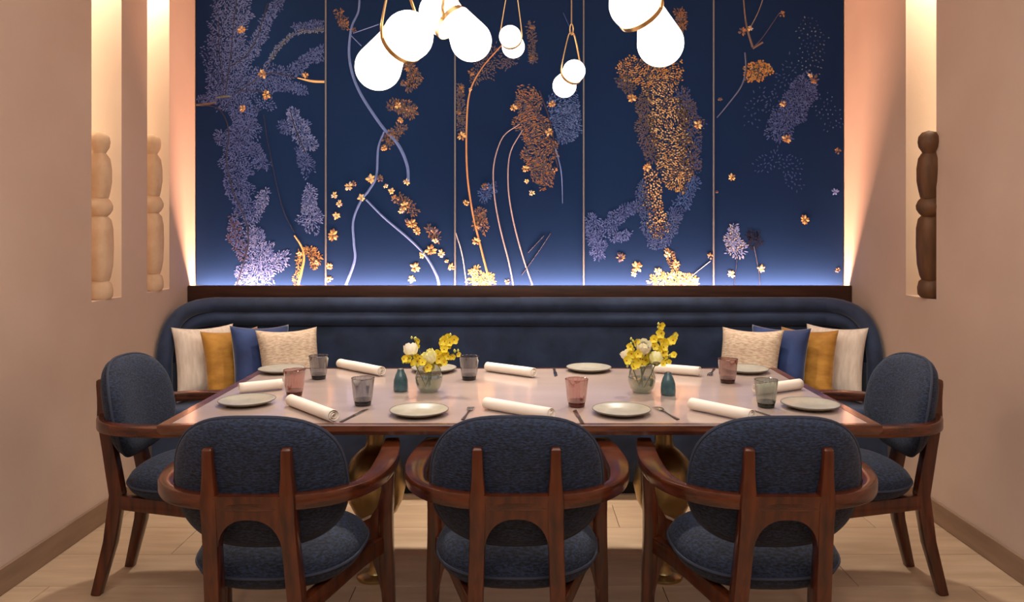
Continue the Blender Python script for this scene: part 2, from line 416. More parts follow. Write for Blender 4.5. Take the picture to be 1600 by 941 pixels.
BM_IV = [blossom_mesh(k+20, [GOLDB, PAL, GOLD]) for k in range(3)]
BM_LAV = [blossom_mesh(k+30, [LAV, LAVB]) for k in range(1)]
def flower(i, px, py, r=7, kind='g'):
    me = random.choice({'g': BM_GOLD, 'b': BM_BRN, 'i': BM_IV, 'l': BM_LAV}[kind])
    o = link(bpy.data.objects.new('flower', me), panels[i]); x, z = mp(px, py)
    sc = r*PXS*1.15; o.location = (x, -.001, z); o.scale = (sc, .03, sc); o.rotation_euler = (0, random.uniform(0, 6.28), 0)
# panel 1
D = Dec(); C = lambda path, w, n, col=(LAV, LAVD, LAV), **k: coral(0, path, w, list(col), n, D=D, **k)
C([(345, 152), (343, 80), (350, -10)], 20, 420); C([(360, 125), (370, 60), (378, -10)], 17, 330)
C([(372, 112), (395, 75), (420, 30), (440, -5)], [16, 12, 9, 10], 260); C([(350, 150), (400, 120), (455, 112), (480, 92), (506, 82)], [14, 16, 10, 10, 14], 330)
C([(415, 104), (438, 70), (468, 50), (506, 47)], 4, 110, col=(LAV, S(110, 128, 150)[:3])); C([(462, 44), (484, 40), (506, 38)], 7, 90); C([(312, 155), (365, 147), (420, 130), (475, 142)], [5, 14, 15, 6], 330)
C([(330, 60), (325, 100), (340, 130)], 10, 60, mind=3.4)
C([(362, 158), (385, 182), (388, 202)], [16, 22, 20], 300); C([(378, 195), (369, 240), (372, 290), (388, 335)], [22, 24, 22, 14], 560)
C([(345, 212), (350, 222)], 11, 60); C([(385, 225), (400, 240), (412, 256)], [12, 12, 13], 130); C([(388, 345), (405, 325), (414, 302)], [14, 10, 9], 150, col=(LAV, LAVB))
C([(366, 340), (368, 372), (380, 398)], [8, 14, 10], 150, col=(LAV, MAU)); C([(395, 365), (408, 400), (405, 425), (382, 444)], [12, 26, 30, 20], 560, col=(LAV, LAVB)); C([(425, 412), (440, 405)], 14, 110, col=(LAV, LAVB))
C([(457, 175), (470, 205), (485, 225)], [8, 18, 14], 230, col=(LAV, LAVB)); C([(440, 198), (452, 200)], 9, 60); C([(470, 235), (480, 260)], [8, 16], 140); C([(484, 295), (484, 325), (487, 345)], [7, 15, 22], 260, col=(LAV, LAVB))
C([(420, 165), (405, 160)], 12, 70, mind=3.2)
D.build('coral_strokes', M['paint'], panels[0])
for pth, w_ in (([(312, 164), (338, 168), (352, 185), (358, 212), (354, 250), (365, 300), (384, 345), (388, 380), (378, 420), (368, 452)], [2, 4, 4.5]), ([(352, 148), (360, 90), (366, 30), (372, -10)], 3), ([(350, 135), (343, 80), (342, 25)], 2),
               ([(360, 104), (385, 86), (402, 58), (418, 5)], 3.2), ([(368, 146), (405, 122), (428, 114), (465, 122)], 3.2), ([(452, 168), (463, 205), (478, 240)], [2, 4, 3]), ([(412, 180), (420, 230), (440, 320), (460, 364)], 2), ([(418, 102), (445, 65), (475, 47), (507, 48)], 2), ([(370, 142), (400, 142), (425, 150)], 2.5)):
    branch(0, 'branch', pth, w_, DK)
branch(0, 'branch', [(306, 164), (322, 163), (338, 160)], [4, 7, 3], BRN); branch(0, 'branch', [(336, 153), (350, 151), (362, 151)], [2, 6, 2], S(88, 92, 70)[:3])
branch(0, 'branch', [(460, 368), (471, 385), (475, 402), (471, 425), (464, 452)], [3, 5, 6], GOLD, 'gold'); branch(0, 'branch', [(465, 122), (488, 127), (507, 128)], [2, 5, 5], GOLDB, 'gold')
D = Dec(); coral(0, [(482, 392), (492, 402), (490, 415)], [8, 13, 6], [GOLD, ORG, BRN], 70, D=D, L=6); coral(0, [(468, 395), (466, 420), (462, 445)], 5, [GOLD, BRN], 40, D=D); D.build('gold_strokes', M['goldpaint'], panels[0])
for x, y, r_ in ((377, 47, 8), (410, 116, 9), (416, 148, 9), (379, 170, 7), (477, 118, 7), (495, 410, 5), (468, 396, 5)): flower(0, x, y, r_)
# panel 2
for pth, w_ in (([(562, -10), (560, 18), (549, 45), (546, 92), (560, 140), (595, 195), (622, 226), (636, 258), (638, 285)], [4, 5, 6, 7, 6]), ([(600, 206), (591, 232), (588, 275), (576, 298), (564, 314), (552, 345), (553, 380), (554, 408), (538, 452)], [4, 5, 5, 5, 6]),
               ([(572, 312), (600, 340), (640, 374), (665, 400), (682, 430), (687, 452)], [4, 5, 5, 6])): branch(1, 'branch', pth, w_, LB)
branch(1, 'branch', [(547, 54), (565, 72)], 2, LB); branch(1, 'branch', [(552, 52), (592, 38)], 2, LB)
D = Dec()
for pth, w_, n in (([(530, 20), (540, 42)], 8, 40), ([(632, 95), (648, 118), (640, 135)], [8, 13, 10], 110), ([(612, 165), (632, 168), (645, 175)], [10, 14, 9], 110), ([(625, 200), (605, 225)], [10, 11], 80), ([(625, 312), (645, 330)], 10, 60), ([(670, 358), (682, 372)], 8, 40)):
    coral(1, pth, w_, [BRN, ORG, MAU], n, D=D, L=5)
D.build('brown_strokes', M['paint'], panels[1])
for x, y, r_, k in ((535, 38, 7, 'b'), (553, 47, 6, 'b'), (638, 105, 9, 'b'), (630, 130, 7, 'b'), (622, 165, 7, 'g'), (640, 170, 9, 'b'), (626, 188, 6, 'g'), (610, 208, 9, 'b'), (600, 232, 6, 'g'), (545, 291, 9, 'i'), (553, 287, 6, 'b'), (522, 305, 7, 'i'), (530, 318, 7, 'i'), (526, 337, 8, 'i'),
                   (520, 367, 11, 'g'), (514, 416, 7, 'g'), (514, 436, 7, 'g'), (580, 280, 10, 'i'), (594, 279, 8, 'b'), (565, 309, 8, 'i'), (603, 291, 5, 'i'), (612, 299, 7, 'i'), (617, 311, 9, 'b'), (632, 321, 10, 'g'), (627, 330, 6, 'i'), (643, 350, 10, 'g'), (652, 361, 8, 'g'), (678, 360, 8, 'b'), (680, 376, 6, 'i'),
                   (673, 391, 11, 'g'), (689, 396, 8, 'i'), (660, 399, 7, 'i'), (705, 417, 7, 'g'), (649, 418, 10, 'g'), (643, 436, 8, 'i'), (636, 284, 7, 'i'), (698, 408, 4, 'g'), (636, 345, 5, 'b')): flower(1, x, y, r_, k)
# panel 3
branch(2, 'branch', [(800, 55), (780, 75), (752, 108), (734, 145), (729, 200), (730, 270), (738, 330), (752, 390), (768, 452)], [2, 2.8, 3.6, 3.8, 4.2], S(200, 152, 104)[:3], 'gold')
for pth in ([(812, 194), (786, 214), (772, 255), (772, 300), (780, 350), (795, 410), (803, 452)], [(816, 204), (797, 240), (794, 290), (801, 340), (815, 395), (834, 452)]):
    branch(2, 'branch', pth, [2, 3, 3], S(150, 140, 150)[:3])
branch(2, 'branch', [(712, 364), (722, 398), (730, 452)], 2.2, PAL); branch(2, 'branch', [(868, 232), (877, 270), (879, 318)], [3, 2.5, 1], LB); branch(2, 'branch', [(898, 60), (880, 20)], 1.5, LAVD)
D = Dec(); coral(2, [(822, 150), (832, 200), (846, 245), (848, 282)], [16, 26, 24, 14], [BRN, S(176, 116, 72)[:3], MAU, ORG], 620, D=D, follow='swirl'); coral(2, [(770, 85), (755, 110), (740, 125)], [20, 18, 8], [BRN, MAU], 170, D=D, mind=2.8)
coral(2, [(748, 330), (752, 350)], [8, 14], [BRN, ORG, MAU], 90, D=D); coral(2, [(718, 135), (720, 200)], 8, [BRN, MAU], 80, D=D); coral(2, [(830, 40), (833, 95)], 7, [BRN, MAU], 70, D=D); coral(2, [(800, 95), (790, 100)], 10, [MAU], 30, D=D)
D.build('brown_strokes', M['paint'], panels[2])
D = Dec(); coral(2, [(884, 165), (888, 190), (880, 215)], [28, 25, 10], [BLU, LB, LAVD], 420, D=D, follow='swirl'); coral(2, [(755, 305), (768, 295)], 10, [BLU, LAVD], 70, D=D); D.build('blue_strokes', M['paint'], panels[2])
D = Dec(); coral(2, [(742, 438), (762, 440)], [14, 12], [GOLDB, GOLD], 150, D=D, L=5); coral(2, [(736, 425), (745, 420)], 6, [GOLDB, GOLD], 30, D=D); D.build('gold_strokes', M['goldpaint'], panels[2])
for pth, w_ in (([(818, 148), (848, 190), (862, 225), (872, 262)], 3.5), ([(843, 142), (858, 185), (868, 232)], 3)): branch(2, 'branch', pth, w_, S(40, 30, 60)[:3])
branch(2, 'branch', [(860, 365), (840, 395), (815, 430)], 1.6, DK); branch(2, 'branch', [(850, 368), (825, 395)], 1.6, DK)
for x, y, r_, k in ((737, 113, 8, 'b'), (720, 140, 8, 'b'), (717, 175, 6, 'b'), (722, 212, 10, 'g'), (758, 291, 8, 'b'), (728, 317, 6, 'g'), (748, 352, 8, 'b'), (744, 376, 9, 'g'), (803, 168, 8, 'g'), (862, 163, 7, 'g'), (858, 206, 8, 'g'), (821, 263, 8, 'g'), (823, 283, 5, 'i'), (831, 301, 6, 'i'), (867, 265, 6, 'b'), (832, 92, 7, 'b'), (832, 42, 6, 'b'),
                   (741, 424, 7, 'g'), (793, 440, 6, 'b'), (735, 140, 4, 'i')): flower(2, x, y, r_, k)
# panel 4
D = Dec(); coral(3, [(975, 108), (1005, 112), (1052, 112)], [16, 26, 18], [GOLD, BRN, S(200, 140, 70)[:3]], 560, D=D, L=3.8, W=1.9, mind=2.5, follow='swirl'); coral(3, [(1032, 120), (1038, 170), (1046, 220), (1055, 262), (1062, 290)], [24, 28, 30, 27, 14], [GOLD, GOLDB, GOLD, BRN], 1050, D=D, L=3.8, W=2.0, mind=2.5, follow='swirl')
coral(3, [(1018, 275), (1022, 320), (1028, 352), (1028, 368)], [12, 14, 16, 4], [GOLD, GOLDB, GOLDB, ORG], 330, D=D, L=3.4, W=2.4, mind=3.0); coral(3, [(1062, 20), (1066, 45)], [10, 6], [ORG, BRN], 60, D=D, L=5)
D.build('gold_strokes', M['goldpaint'], panels[3])
D = Dec(); coral(3, [(1068, 150), (1080, 195), (1080, 265)], [14, 18, 14], [MAU, BRN, LAVD], 330, D=D); coral(3, [(1008, 150), (1008, 195), (1018, 245)], [10, 14, 12], [MAU, BRN], 230, D=D); coral(3, [(970, 125), (985, 140)], 10, [BRN, MAU], 70, D=D)
coral(3, [(1002, 290), (1008, 335), (1024, 378), (1045, 362), (1055, 335)], [8, 13, 10, 14, 12], [LAVD, S(70, 96, 150)[:3]], 420, D=D); coral(3, [(1062, 320), (1085, 285)], [14, 10], [LAVD, BLU], 130, D=D)
coral(3, [(924, 345), (932, 375), (936, 398)], [13, 16, 9], [LAV, LAVD], 250, D=D); coral(3, [(948, 358), (968, 338), (992, 325)], [14, 13, 9], [LAV, LAVD], 230, D=D); coral(3, [(960, 372), (980, 365)], [9, 7], [LAV], 70, D=D); D.build('coral_strokes', M['paint'], panels[3])
D = Dec(); coral(3, [(1020, 438), (1055, 436), (1085, 440)], [8, 12, 9], [GOLDB, GOLD], 130, D=D, L=5); coral(3, [(1045, 395), (1056, 420)], [6, 8], [GOLD, BRN], 50, D=D); D.build('gold_strokes', M['goldpaint'], panels[3])
branch(3, 'branch', [(1110, 408), (1085, 428), (1075, 440)], 1.5, PAL)
for x, y, r_, k in ((988, 153, 9, 'g'), (1091, 195, 9, 'g'), (1011, 261, 8, 'g'), (970, 402, 10, 'b'), (995, 417, 11, 'g'), (1028, 424, 8, 'i'), (1043, 397, 7, 'i'), (1056, 412, 8, 'g'), (1050, 430, 8, 'i'), (1068, 438, 9, 'g'), (1086, 438, 8, 'i'), (1110, 400, 7, 'b'), (1062, 28, 8, 'b'), (990, 428, 6, 'i')): flower(3, x, y, r_, k)
# panel 5
branch(4, 'branch', [(1164, 82), (1165, 108), (1158, 135), (1135, 166), (1120, 184)], [3, 3, 2], S(88, 104, 140)[:3]); branch(4, 'branch', [(1166, 84), (1167, 108), (1163, 130)], 2, DK)
branch(4, 'branch', [(1161, -10), (1166, 38), (1176, 74)], [3, 4, 5], BRN); branch(4, 'branch', [(1195, -10), (1185, 18), (1173, 42)], 2, S(140, 130, 120)[:3]); branch(4, 'branch', [(1218, 20), (1192, 58), (1176, 76)], [1.5, 1.5, 3], MAU); branch(4, 'branch', [(1192, 66), (1176, 76)], 4, BRN)
D = Dec(); coral(4, [(1176, 115), (1188, 110), (1200, 108)], [14, 17, 8], [S(206, 140, 70)[:3], BRN, GOLD], 210, D=D, L=4, W=2.4); D.build('gold_strokes', M['goldpaint'], panels[4])
D = Dec(); coral(4, [(1258, 130), (1240, 165), (1215, 205)], [20, 24, 22], [LAVD, LAV], 560, D=D); coral(4, [(1268, 45), (1265, 100)], 20, [LAVD, S(120, 134, 160)[:3]], 80, D=D, mind=5, L=3); coral(4, [(1238, 108), (1205, 180)], 22, [LAVD], 60, D=D, mind=5)
coral(4, [(1190, 260), (1215, 250), (1240, 262)], 16, [LAVD], 60, D=D, mind=4.6); coral(4, [(1285, 160), (1300, 190)], 20, [LAVD, LAV], 50, D=D, mind=5.5, L=3); coral(4, [(1190, 145), (1170, 190)], 16, [LAVD], 24, D=D, mind=6); coral(4, [(1228, 280), (1250, 290)], 10, [LAVD], 16, D=D, mind=5)
coral(4, [(1146, 355), (1146, 375), (1150, 388)], [5, 12, 16], [LAVB, PAL, LAVB], 150, D=D, L=6); coral(4, [(1175, 370), (1180, 378)], 12, [DK], 50, D=D, L=6); D.build('coral_strokes', M['paint'], panels[4])
branch(4, 'branch', [(1152, 392), (1150, 420), (1146, 452)], 1.6, DK); branch(4, 'branch', [(1178, 385), (1185, 420), (1188, 452)], 1.6, DK)
for x, y, r_, k in ((1160, 49, 9, 'b'), (1172, 45, 6, 'i'), (1222, 22, 7, 'b'), (1272, 124, 10, 'b'), (1266, 118, 5, 'i'), (1223, 163, 7, 'g'), (1229, 217, 9, 'g'), (1309, 236, 7, 'b'), (1143, 277, 8, 'g'), (1257, 343, 9, 'g'), (1190, 420, 8, 'i'), (1143, 428, 8, 'i'), (1309, 422, 6, 'b'), (1125, 155, 5, 'b'), (1305, 300, 7, 'l'), (1120, 300, 3, 'b')): flower(4, x, y, r_, k)

# ---------------------------------------------------------------- ledge
lg = empty('wall_ledge', (0, 0, 0), 0, 'dark wooden ledge running along the mural above the blue banquette', 'ledge')
bbox(-WALLX+.003, WALLX-.003, 4.655, 4.70, .945, 1.061, .003).build('board', M['ledge'], lg)
bbox(-WALLX+.003, WALLX-.003, 4.70, 4.765, .955, .968, .001, 1).build('channel_floor', M['lampcan'], lg)

# ---------------------------------------------------------------- banquette
bq = empty('banquette', (0, 4.3, 0), 0, 'long navy upholstered banquette with horizontal channels and curved wings under the mural', 'banquette')
bq.location = (0, 0, 0)
def wing_path(off, half, zbot=.40, gap=.0):
    """from the wing front (bottom) up over the curve and along the back to the middle; half=-1 left, +1 right"""
    pts = []; y0 = 4.25+off; ztop = .953-off; ze = .66
    ry = 4.605-y0; rz = ztop-ze
    for k in range(5): pts.append(Vector((-1.942, y0, zbot+(ze-zbot)*k/5)))
    for k in range(15):
        ph = PI/2*k/14
        q = 1-math.cos(ph)
        pts.append(Vector((-1.942+.14*q*q*q, y0+ry*q, ze+rz*math.sin(ph))))
    x1 = pts[-1].x
    for k in range(1, 12): pts.append(Vector((x1+(-gap-x1)*k/11, 4.605, ztop)))
    if half > 0: pts = [Vector((-p.x, p.y, p.z)) for p in pts]
    return pts
for h in (-1, 1):
    tube(wing_path(0, h, gap=.0004), .044, 12).build('channel_roll', M['velvet'], bq)
    tube(wing_path(.082, h, gap=.0004), .044, 12).build('channel_roll', M['velvet'], bq)
    p = wing_path(.150, h, gap=.0004); p = p[4:]
    vs = []; fs = []; R_ = 9
    for q in p:
        nx = 0; 
        for k in range(R_):
            t = k/(R_-1); z = q.z+.028-(q.z-.40)*t
            bul = .022*(1-(2*t-1)**6)
            yb = 4.605 if abs(q.x) < 1.80 else q.y
            ax = min(1, max(0, (abs(q.x)-1.802)/.14)); 
            vs.append(Vector((q.x-math.copysign(bul*ax, q.x) if abs(q.x) > 1e-3 else q.x, q.y-bul*(1-ax), z)))
    for i in range(len(p)-1):
        for k in range(R_-1): fs.append((i*R_+k, i*R_+k+1, (i+1)*R_+k+1, (i+1)*R_+k))
    mobj('back_pad', vs, fs, M['velvet'], bq)
    x0, x1 = (-1.935, -.0015) if h < 0 else (.0015, 1.935)
    bbox(x0, x1, 4.07, 4.56, .34, .455, .03, 3).build('seat_cushion', M['velvet'], bq)
    bbox(x0, x1, 4.085, 4.64, .07, .345, .008, 2).build('base', M['velvet'], bq)
    wp = MB().box(*sorted((h*1.90, h*1.975)), 4.26, 4.66, .07, .66); wp.build('wing_back', M['velvet'], bq, smooth=False)
MB().box(-1.80, 1.80, 4.615, 4.65, .3, .94).build('back_board', M['velvet'], bq, smooth=False)
MB().box(-1.93, 1.93, 4.12, 4.64, 0, .07).build('plinth', M['plinth'], bq, smooth=False)

# ---------------------------------------------------------------- cushions on the banquette
def pillow_mesh(s, t, seed, n=18):
    vs = []; fs = []
    for side in (1, -1):
        for i in range(n+1):
            for j in range(n+1):
                u = 2*i/n-1; v = 2*j/n-1
                u = math.copysign(1-(1-abs(u))**1.3, u); v = math.copysign(1-(1-abs(v))**1.3, v)
                x = s/2*u*(1-.10*(1-v*v)*u*u); y = s/2*v*(1-.10*(1-u*u)*v*v)
                h = t/2*((1-u**4)*(1-v**4))**.62
                h *= 1+.16*mnoise.noise(Vector((u*1.6+seed, v*1.6, seed*.7)))
                h += .004*mnoise.noise(Vector((u*5+seed, v*5, 3)))*(1-u**4)*(1-v**4)
                vs.append(Vector((x, side*-h, y)))
    N = (n+1)*(n+1)
    for b, fl_ in ((0, 0), (N, 1)):
        for i in range(n):
            for j in range(n):
                q = (b+i*(n+1)+j, b+(i+1)*(n+1)+j, b+(i+1)*(n+1)+j+1, b+i*(n+1)+j+1); fs.append(q[::-1] if fl_ else q)
    bm = bmesh.new(); vv = [bm.verts.new(v) for v in vs]
    for f in fs: bm.faces.new([vv[i] for i in f])
    bmesh.ops.remove_doubles(bm, verts=bm.verts, dist=1e-5); bm.verts.index_update()
    r_ = [v.co.copy() for v in bm.verts], [tuple(v.index for v in f.verts) for f in bm.faces]; bm.free(); return r_
PIL = [('white', 'linen', -1.750, 4.34, 46, 14, 'white linen'), ('gold', 'gold', -1.590, 4.32, 48, 14, 'mustard gold velvet'), ('blue', 'bluevelvet', -1.428, 4.32, 46, 16, 'royal blue velvet'), ('beige', 'tweed', -1.262, 4.29, 38, 20, 'beige tweed')]
EXTRA = {'white': 'nearest the wing', 'gold': 'between white and blue cushions', 'blue': 'between gold and beige cushions', 'beige': 'nearest the table'}
for s, side in ((-1, 'left'), (1, 'right')):
    for k, (nm, mt, x, y, a, lean, desc) in enumerate(PIL):
        sz = .41 if nm != 'gold' else .395
        vs, fs = pillow_mesh(sz, .118, k*2.3+s); vs = [Vector((v.x*.86, v.y, v.z)) for v in vs]
        o = mobj('cushion', vs, fs, M[mt], None, smooth='all')
        tag(o, f'{desc} cushion {EXTRA[nm]} on the {side} end of the banquette', 'cushion', 'cushions on the banquette')
        R = Matrix.Rotation(math.radians(a)*(-s), 4, 'Z') @ Matrix.Rotation(math.radians(-lean), 4, 'X') @ Matrix.Rotation(math.radians(s*random.uniform(-4, 0)), 4, 'Y')
        zmin = min((R @ v).z for v in vs)
        o.matrix_world = Matrix.Translation((-s*x, y, .456-zmin)) @ R

# ---------------------------------------------------------------- dining chair
def post_y(z):
    L = [(0, -.285), (.2, -.235), (.38, -.212), (.55, -.245), (.67, -.268), (.83, -.284)]
    for (a, ya), (b, yb) in zip(L, L[1:]):
        if z <= b: return ya+(yb-ya)*(z-a)/(b-a)
    return L[-1][1]
def make_chair():
    c = empty('dining_chair')
    # arm rail (one bent ring)
    half = [(.288, .315), (.300, .20), (.308, .05), (.300, -.07), (.268, -.165), (.20, -.232), (.10, -.266)]
    pts = [(-x, y, .672) for x, y in half]+[(0, -.272, .672)]+[(x, y, .672) for x, y in half[::-1]]
    path = crom(pts, 6)
    sweep(path, [.050, .062, .066, .055, .036, .031, .030, .030, .030, .031, .036, .055, .066, .062, .050], [.030, .034, .036, .038, .040, .041, .042, .042, .042, .041, .040, .038, .036, .034, .030]).build('arm_rail', M['woodx'], c)
    for s in (-1, 1):
        # back leg running up into the fork
        zs = [0, .1, .2, .3, .38, .46, .55, .62, .67, .71, .75, .80, .816, .820]
        pth = [Vector((s*(.128-.024*min(1, z/.6)), post_y(z), z)) for z in zs]
        sweep(pth, [.036, .039, .041, .042, .043, .043, .043, .044, .046, .038, .031, .028, .026, .020], [.036, .042, .048, .052, .055, .052, .048, .046, .044, .036, .032, .030, .026, .014], ref=(0, 1, 0)).build('leg', M['wood'], c)
        # front leg
        P = crom([(s*.286, .275, .662), (s*.283, .265, .56), (s*.276, .255, .43), (s*.280, .258, .25), (s*.290, .275, 0)], 5)
        sweep(P, [.044, .040, .046, .046, .034], [.046, .04, .052, .044, .032], ref=(0, 1, 0)).build('leg', M['wood'], c)
        # bracket joining the leg to the seat
        poly = [(.272, .60), (.264, .54), (.250, .48), (.225, .44), (.170, .415), (.170, .36), (.200, .345), (.228, .31), (.248, .255), (.268, .17), (.285, .24), (.285, .55)]
        b = prism([(s*x, z) for x, z in poly], .240, .272); b.build('bracket', M['wood'], c, smooth=False)
        pr = [Vector((s*.265, .252, .352)), Vector((s*.215, .13, .352)), Vector((s*.16, -.06, .352)), Vector((s*.118, -.205, .352))]
        sweep(crom(pr, 4), .030, .055).build('side_rail', M['wood'], c)
    # arched web between the back legs
    poly = [(-.105, .692), (.105, .692), (.105, .50), (.092, .50)]
    for k in range(0, 17):
        a = PI*k/16; poly.append((.087*math.copysign(abs(math.cos(a))**.85, math.cos(a)), .515+.112*math.sin(a)**.8))
    poly += [(-.092, .50), (-.105, .50)]
    wb = prism(poly, -.020, .015); wb.xf(lambda v: (v.x, v.y+post_y(v.z), v.z)).build('back_web', M['wood'], c, smooth=False)
    bbox(-.25, .25, .238, .266, .335, .37, .004).build('front_rail', M['wood'], c)
    # seat
    st = cushion(.244, .236, .138, 2.5, 44, 3.6)
    st.xf(lambda v: (v.x*(1+.05*v.y/.24), v.y+.045, v.z+.430)); so = st.build('seat_cushion', M['chenille'], c, smooth='all')
    ring = [Vector((.2445*a*(1+.05*b), .2365*b+.045, .430)) for a, b in (se(2*PI*j/56, 2.5) for j in range(56))]
    tube(ring, .0045, 6, True).build('piping', M['piping'], so)
    # backrest
    def bend(v):
        x, z, t = v.x, v.y, v.z            # pad built flat: x width, y height, z thickness
        y = -.216-t+.85*x*x-(z*math.tan(math.radians(12)))
        return (x*(1-.05*max(0, z/.17)), y, .706+z)
    bk = cushion(.240, .188, .108, 2.8, 48, 3.6).xf(bend); bo = bk.build('backrest', M['chenille'], c, smooth='all')
    ring = [Vector(bend(Vector((.2405*a, .1885*b, 0)))) for a, b in (se(2*PI*j/64, 2.8) for j in range(64))]
    tube(ring, .005, 6, True).build('piping', M['piping'], bo)
    return c
proto = make_chair()
GR = 'dining chairs around the table'
seats = [(-.722, 2.345, 0, 'navy fabric armchair seen from behind, left of the three along the table front'),
         (-.008, 2.35, 0, 'navy fabric armchair seen from behind, middle of the three along the table front'),
         (.712, 2.345, 0, 'navy fabric armchair seen from behind, right of the three along the table front'),
         (-1.335, 3.11, -90, 'navy fabric armchair at the table end under the two left niches'),
         (1.335, 3.11, 90, 'navy fabric armchair at the table end under the niche with the dark carved figure')]
for k, (x, y, a, lab) in enumerate(seats):
    o = proto if k == 0 else copy_tree(proto)
    o.location = (x, y, 0); o.rotation_euler = (0, 0, math.radians(a)); tag(o, lab, 'chair', GR)

# ---------------------------------------------------------------- table
TX, TY0, TY1, TZ = 1.205, 2.583, 3.645, .75
tb = empty('dining_table', (0, (TY0+TY1)/2, 0), 0, 'rectangular dining table with pale stone top, walnut edge and brass bulb pedestals', 'table')
B = .038; hy = (TY1-TY0)/2
bbox(-TX+B, TX-B, -hy+B*.6, hy-B*.6, TZ-.03, TZ-.0005, .0015, 1).build('stone_top', M['top'], tb)
def trim(a0, a1, b0, b1):  # outer a, inner b : quad in plan, edge rounded
    vs = []
    for z, k in ((TZ, .12), (TZ-.004, 0), (TZ-.022, 0), (TZ-.036, .3)):
        for A, Bq in ((a0, b0), (a1, b1)): vs.append((A[0]+(Bq[0]-A[0])*k, A[1]+(Bq[1]-A[1])*k, z))
    for z in (TZ-.036, TZ):
        for Q in (b0, b1): vs.append((Q[0], Q[1], z))
    loop = [0, 2, 4, 6, 8, 10]; fs = [(loop[i], loop[(i+1) % 6], loop[(i+1) % 6]+1, loop[i]+1) for i in range(6)]
    fs += [tuple(loop), tuple(i+1 for i in loop[::-1])]
    return MB().add(vs, fs).build('edge_trim', M['trim'], tb, smooth=False)
o_ = [(-TX, -hy), (TX, -hy), (TX, hy), (-TX, hy)]; i_ = [(-TX+B, -hy+B*.6), (TX-B, -hy+B*.6), (TX-B, hy-B*.6), (-TX+B, hy-B*.6)]
for k in range(4): trim(o_[k], o_[(k+1) % 4], i_[k], i_[(k+1) % 4])
bbox(-TX+.10, TX-.10, -hy+.10, hy-.10, TZ-.055, TZ-.028, .004).build('underframe', M['trim'], tb)
for s in (-1, 1):
    ps = lathe([(.075, 0), (.075, .008), (.070, .013), (.034, .018), (.026, .03), (.023, .06), (.024, .20), (.05, .235), (.085, .265), (.108, .31), (.122, .37), (.118, .425), (.098, .475), (.062, .51), (.042, .525), (.036, .55), (.036, .66), (.05, .69), (.05, .697)], 40).build('pedestal', M['brass'], tb)
    ps.location = (s*.58, .02, 0)

# ---------------------------------------------------------------- table setting
def plate_at(px, py, label, dia=.205):
    p = on_table(px, py); o = lathe([(0, .004), (.055*dia/.2, .004), (.062*dia/.2, .006), (dia*.44, .014), (dia*.485, .0175), (dia*.5, .017), (dia*.5, .0155), (dia*.46, .011), (dia*.32, .0015), (dia*.30, 0), (0, 0)], 44).build('plate', M['ceramic'])
    o.location = p; tag(o, label, 'plate', 'small plates on the table')
    t = tube([Vector((math.cos(2*PI*k/44)*dia*.498, math.sin(2*PI*k/44)*dia*.498, .0168)) for k in range(44)], .0017, 6, True); t.build('rim', M['rim'], o)
plate_at(655, 647, 'pale grey plate at the front between the left and middle chairs'); plate_at(971, 646, 'pale grey plate at the front between the middle and right chairs')
plate_at(1266, 637, 'pale grey plate at the right end of the table'); plate_at(920, 579, 'pale grey plate at the back edge in front of the seam of the banquette')
plate_at(1165, 581, 'pale grey plate behind the brown glass at the back right corner'); plate_at(440, 581, 'pale grey plate at the back left corner of the table')
plate_at(678, 580, 'pale grey plate behind the left flower vase'); plate_at(386, 631, 'pale grey plate at the left end of the table, partly behind a chair')
def tumbler(px, py, kind, label):
    p = on_table(px, py); n = 72
    def rf(a, z):
        t = max(0, min(1, (z-.02)/.07)); return 1+.030*math.sin(a*9+t*2.4)*math.sin(a*9-t*2.4)*math.sin(t*PI)
    h = .100; prof = [(.0309, .016)]+[(.0308+(.0425-.0308)*((z/h)**.9), z) for z in [.018+k*.0091 for k in range(10)]]
    o = empty('tumbler', p, random.uniform(0, 6), label, 'glass', 'coloured glasses on the table')
    wl_ = [(r, z) for r, z in prof]+[(prof[-1][0]-.0012, prof[-1][1]+.0006), (prof[-1][0]-.0024, prof[-1][1])]
    lathe(wl_, n, rf, cap=False).build('bowl', M['glass_'+kind], o)
    lathe([(0, 0), (.0275, 0), (.0298, .002), (.0316, .019), (.029, .024), (0, .022)], n).build('base', M['base_'+kind], o)
    tube([Vector((math.cos(2*PI*k/40)*(prof[-1][0]-.001), math.sin(2*PI*k/40)*(prof[-1][0]-.001), prof[-1][1])) for k in range(40)], .0013, 6, True).build('lip', M['glass_'+kind], o)
tumbler(460, 618, 'pink', 'pink glass beside the napkin at the left end of the table'); tumbler(567, 633, 'grey', 'clear grey glass near the front edge left of the left vase')
tumbler(498, 592, 'grey', 'clear grey glass at the back left in front of the beige cushion'); tumbler(733, 593, 'grey', 'clear grey glass right of the left vase')
tumbler(901, 635, 'pink', 'pink glass in the middle near the front edge'); tumbler(1137, 598, 'brown', 'reddish brown glass at the back right beside a plate'); tumbler(1197, 636, 'green', 'greenish grey glass at the right end near the front')
